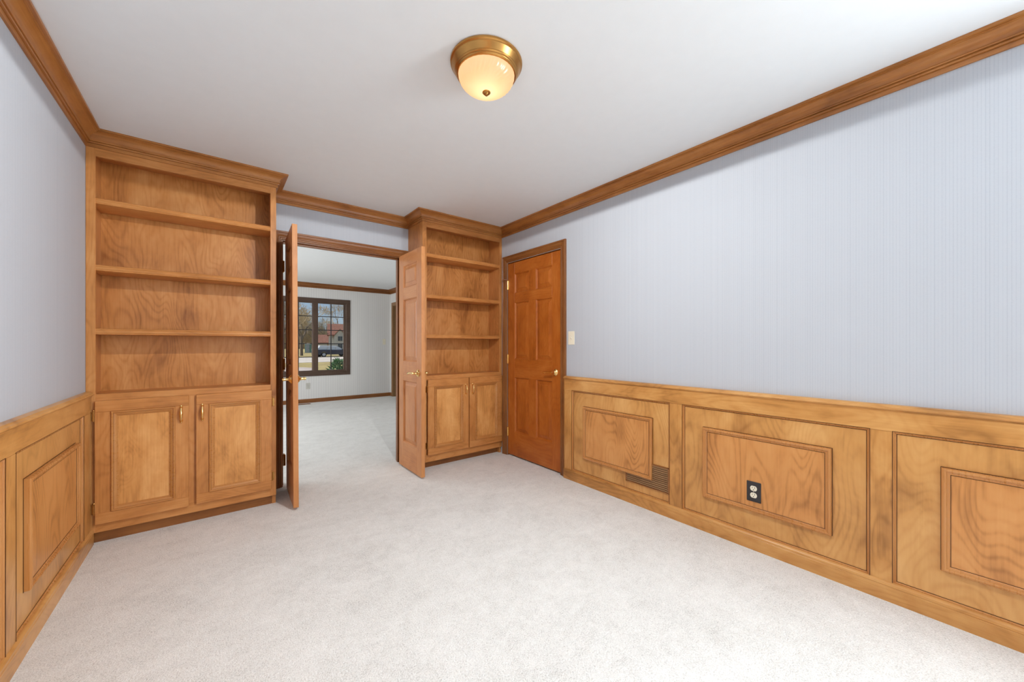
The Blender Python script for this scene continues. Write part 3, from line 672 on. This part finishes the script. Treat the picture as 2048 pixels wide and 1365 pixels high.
random.seed(7)
def tree(name, label, x, y, h, r0, seed, spread=.58, depth=7, mat=BARK, lean=0):
    rnd = random.Random(seed); t = thing(name, label, 'tree', (x, y, GZ), group='bare trees outside the window')
    trunk = MB(); tw = MB()
    def grow(p, d, L, r, lev):
        q = p + d * L
        mid = (p + q) / 2 + Vector((rnd.uniform(-1, 1), rnd.uniform(-1, 1), rnd.uniform(-.5, .5))) * L * .07
        (trunk if lev < 3 else tw).tube([p, mid, q], [r, r * .85, r * .66], 6 if lev < 2 else 3)
        if lev >= depth: return
        n = 3 if lev > 1 else rnd.choice((2, 3))
        for k in range(n):
            a = rnd.uniform(0, 2 * PI); s = spread * rnd.uniform(.55, 1.35)
            u = d.orthogonal().normalized(); w = d.cross(u)
            nd = (d * math.cos(s) + (u * math.cos(a) + w * math.sin(a)) * math.sin(s)); nd.z += .10; nd.normalize()
            grow(p + d * L * rnd.uniform(.6, 1) if k else q, nd, L * rnd.uniform(.62, .82), max(r * .58, .017), lev + 1)
    grow(Vector((0, 0, -.1)), Vector((lean, 0, 1)).normalized(), h * .27, r0, 0)
    trunk.build('trunk', mat, t); tag(tw.build('twigs', TWIG if mat is BARK else mat, t), kind='stuff')
    return t
def px(u, v_depth):
    """point at a given depth along the view axis for an image column"""
    xc = (u - 1024) / F_PX; s, c = math.sin(YAW), math.cos(YAW)
    return ((s + xc * c) * v_depth, (c - xc * s) * v_depth)
for i, (u, dep, h, r0, lb) in enumerate(((603, 62, 13, .25, 'large bare tree with a thick forked trunk left of the house'), (652, 141, 17, .3, 'tall bare tree rising behind the low house'),
                                     (686, 128, 20, .3, 'tall bare tree rising behind the white gabled house'), (631, 104, 13, .26, 'bare tree between the portable toilet and the low house'),
                                     (588, 96, 14, .28, 'bare tree standing behind the thick forked trunk'), (560, 76, 13, .28, 'bare tree at the window end behind the open door leaf'),
                                     (520, 112, 14, .28, 'bare tree far along the lawn beyond the window end'))):
    x, y = px(u, dep); tree('bare_tree', lb, x, y, h, r0, 11 + i)
# thicket along the far edge of the lots: uncountable twigs
rnd = random.Random(3); tb = MB()
for k in range(6500):
    u = rnd.uniform(380, 760); dep = rnd.uniform(162, 200); x, y = px(u, dep)
    h = rnd.uniform(4, 16) * (1 if u < 650 else .8); p = Vector((x, y, GZ)); q = p + Vector((rnd.uniform(-1.6, 1.6), rnd.uniform(-1, 1), h)); w = rnd.uniform(.05, .16)
    tb.faces([p + Vector((-w, 0, 0)), p + Vector((w, 0, 0)), p + Vector((0, w, 0)), q], [(0, 1, 3), (1, 2, 3), (2, 0, 3)])
    for j in range(3):
        a = p.lerp(q, rnd.uniform(.2, .8)); b2 = a + Vector((rnd.uniform(-2.5, 2.5), rnd.uniform(-1, 1), rnd.uniform(.6, 2.5))); w2 = w * .6
        tb.faces([a + Vector((-w2, 0, 0)), a + Vector((w2, 0, 0)), a + Vector((0, w2, 0)), b2], [(0, 1, 3), (1, 2, 3), (2, 0, 3)])
tag(tb.build('thicket', WOODS), 'leafless brown thicket at the far end of the lawns', 'thicket', kind='stuff')

def house(name, label, x, y, w, d, hw, hr, rot, wallm, gable_front=False):
    r = thing(name, label, 'house', (x, y, GZ), (0, 0, rot))
    MB().box(-w / 2, w / 2, 0, d, -.1, hw).build('wall', wallm, r)
    e = .4
    if gable_front:
        MB().faces([(-w / 2, 0, hw), (w / 2, 0, hw), (0, 0, hw + hr), (-w / 2, d, hw), (w / 2, d, hw), (0, d, hw + hr)], [(0, 1, 2), (3, 4, 5), (0, 1, 4, 3), (1, 2, 5, 4), (2, 0, 3, 5)]).build('gable', wallm, r)
        for s in (-1, 1):
            MB().loft([[(s * (w / 2 + e), -e, hw - e * hr / (w / 2)), (0, -e, hw + hr), (0, -e, hw + hr + .2), (s * (w / 2 + e), -e, hw - e * hr / (w / 2) + .2)],
                       [(s * (w / 2 + e), d + e, hw - e * hr / (w / 2)), (0, d + e, hw + hr), (0, d + e, hw + hr + .2), (s * (w / 2 + e), d + e, hw - e * hr / (w / 2) + .2)]]).build('roof', ROOF, r)
    else:
        MB().faces([(-w / 2, 0, hw), (w / 2, 0, hw), (-w / 2, d, hw), (w / 2, d, hw), (-w / 2, d / 2, hw + hr), (w / 2, d / 2, hw + hr)], [(0, 1, 5, 4), (2, 3, 5, 4), (0, 2, 4), (1, 3, 5), (0, 1, 3, 2)]).build('gable', wallm, r)
        for s, y0 in ((-1, -e), (1, d + e)):
            MB().loft([[(-w / 2 - e, y0, hw - .3), (-w / 2 - e, d / 2, hw + hr), (-w / 2 - e, d / 2, hw + hr + .2), (-w / 2 - e, y0, hw - .1)],
                       [(w / 2 + e, y0, hw - .3), (w / 2 + e, d / 2, hw + hr), (w / 2 + e, d / 2, hw + hr + .2), (w / 2 + e, y0, hw - .1)]]).build('roof', ROOF, r)
    return r
PANE = plain('dark_house_pane', lin(70, 80, 92), .15)
def hwin(r, x, z, w, h, y=0):
    f = MB().box(x - w / 2 - .1, x + w / 2 + .1, y - .08, y + .02, z - .1, z + h + .1).build('window', SIDING, r)
    MB().box(x - w / 2, x - .03, y - .1, y - .07, z, z + h).build('pane', PANE, f); MB().box(x + .03, x + w / 2, y - .1, y - .07, z, z + h).build('pane', PANE, f)
hx, hy = px(648, 122)
h1 = house('low_house', 'low tan house with brown red roof seen behind the car', hx, hy, 5.2, 7, 2.6, 2.4, -.22, BRICK)
MB().box(-2.6, .9, -.06, .05, 0, 2.1).build('garage_door', SIDING, h1); hwin(h1, 2.6, .9, 1.2, 1.1)
hx, hy = px(690, 108)
h2 = house('gabled_house', 'two storey white gabled house with red roof beyond the road', hx, hy, 8.5, 8, 4.7, 3.1, -.22, SIDING)
MB().loft([[(-2.9, -1.2, -.1), (.3, -1.2, -.1), (.3, -1.2, 4.3), (-1.3, -1.2, 6.2), (-2.9, -1.2, 4.3)], [(-2.9, 3, -.1), (.3, 3, -.1), (.3, 3, 4.3), (-1.3, 3, 6.2), (-2.9, 3, 4.3)]]).build('gabled_bay', SIDING, h2)
for sg in (-1, 1):
    a = -1.3 + sg * 1.95
    MB().loft([[(a, -1.5, 3.9), (-1.3, -1.5, 6.2), (-1.3, -1.5, 6.4), (a, -1.5, 4.1)], [(a, 3.2, 3.9), (-1.3, 3.2, 6.2), (-1.3, 3.2, 6.4), (a, 3.2, 4.1)]]).build('bay_roof', ROOF, h2)
for a in ((-1.3, 2.9, -1.2), (-1.3, .7, -1.2), (2.2, 2.8, 0), (2.2, .7, 0)): hwin(h2, a[0], a[1], 1.1, 1.3, a[2])

# portable toilet
tx, ty = px(616.5, 84)
pt = thing('portable_toilet', 'green portable toilet standing on the lawn near bare trees', 'portable toilet', (tx, ty, GZ), (0, 0, -.4))
TEAL = plain('teal_plastic', lin(96, 142, 132), .5); GREYT = plain('grey_plastic', lin(150, 158, 168), .5)
MB().box(-.6, .6, -.6, .6, 0, .12).build('skid', GREYT, pt)
MB().box(-.56, .56, -.56, .56, .1, 1.95, .04).build('cabin', TEAL, pt)
MB().loft([[(-.6, -.6, 1.93), (.6, -.6, 1.93), (.6, .6, 1.93), (-.6, .6, 1.93)], [(-.5, -.5, 2.08), (.5, -.5, 2.08), (.5, .5, 2.08), (-.5, .5, 2.08)], [(-.2, -.3, 2.16), (.2, -.3, 2.16), (.2, .3, 2.16), (-.2, .3, 2.16)]]).build('roof', WHITE, pt)
dd = MB().box(-.4, .4, -.59, -.55, .16, 1.85, .01).build('door', GREYT, pt); MB().box(.24, .32, -.61, -.585, .95, 1.1).build('latch', BLACKM, dd)

# parked car: local x along its length, nose at +x
cx_, cy_ = px(665.5, 57)
car = thing('car', 'dark blue station wagon with reflections coloured into pale roof and windows parked across the road', 'car', (cx_, cy_, GZ + .02), (0, 0, .16))
car.scale = (1.12, 1, 1.03)
NAVY = plain('navy_car_paint', lin(46, 48, 66), .18); TYRE = plain('tyre_rubber', lin(30, 30, 32), .8); CGL = plain('car_glass_pale_reflection', lin(196, 204, 212), .08); SILV = plain('silver_paint_and_reflection', lin(206, 206, 206), .25)
def prof_solid(p, y0, y1, inset=.0):
    n = len(p); return MB().loft([[(x, y0 + inset * (z > .95), z) for x, z in p], [(x, y1 - inset * (z > .95), z) for x, z in p]])
arch = lambda c: [(c + .4 * math.cos(a), .33 + .4 * math.sin(a)) for a in [PI * (1 - k / 8) for k in range(9)]]
low = [(-2.4, .3)] + arch(-1.45) + arch(1.45) + [(2.38, .3), (2.45, .55), (2.4, .82), (1.2, .98), (-2.36, 1.02), (-2.46, .7)]
prof_solid(low, -.92, .92).build('body', NAVY, car)
prof_solid([(-2.32, 1.0), (1.25, .97), (.35, 1.52), (-1.9, 1.56)], -.88, .88, .1).build('cabin', CGL, car)  # bright reflection in the windows is put into the pale glass colour
MB().loft([[(-1.98, -.72, 1.53), (.42, -.72, 1.49), (.42, .72, 1.49), (-1.98, .72, 1.53)], [(-1.8, -.62, 1.64), (.2, -.62, 1.6), (.2, .62, 1.6), (-1.8, .62, 1.64)]]).build('roof', SILV, car)  # pale roof tone is a reflection painted in as silver
for x in (-.95, .1):
    for s in (-1, 1): MB().box(x - .05, x + .05, s * .83 - .03, s * .83 + .03, .98, 1.53).build('pillar', SILV, car)
for x in (-1.45, 1.45):
    for s in (-1, 1):
        wq = MB().lathe([(.0, 0), (.3, 0), (.33, .03), (.33, .19), (.3, .22), (0, .22)], (x, s * .72, .33), (0, s, 0), 20).build('wheel', TYRE, car, True)
        MB().lathe([(0, .215), (.2, .215), (.21, .226), (.05, .235), (0, .235)], (x, s * .72, .33), (0, s, 0), 20).build('rim', SILV, wq, True)
for s in (-1, 1): MB().box(.85, 1.02, s * .98 - .08, s * .98 + .08, .98, 1.12, .03).build('mirror', NAVY, car)
MB().box(2.36, 2.44, -.8, .8, .62, .76, .02).build('headlight', SILV, car)

# evergreen shrub close to the window
sx, sy = px(678, 15.5)
sh = thing('evergreen_shrub', 'bushy green evergreen shrub just outside the window', 'shrub', (sx, sy, GZ))
rnd = random.Random(5); nb = MB(); MB().tube([(0, 0, -.05), (.02, 0, .6), (0, .02, 1.1)], [.04, .03, .01], 6).build('stem', BARK, sh)
for k in range(520):
    a = rnd.uniform(0, 2 * PI); z = rnd.uniform(.02, 1.18); R = .62 * (1 - (z / 1.25) ** 1.6) * rnd.uniform(.5, 1.05) + .04
    p = Vector((R * math.cos(a), R * math.sin(a), z)); d = Vector((math.cos(a), math.sin(a), rnd.uniform(.2, 1.4))).normalized()
    L = rnd.uniform(.12, .24); w = d.cross(Vector((0, 0, 1))).normalized() * .035; v = d.cross(w).normalized() * .03
    nb.faces([p - w, p + v, p + w, p - v, p + d * L], [(0, 1, 4), (1, 2, 4), (2, 3, 4), (3, 0, 4)])
nb.build('foliage', NEEDLE, sh)
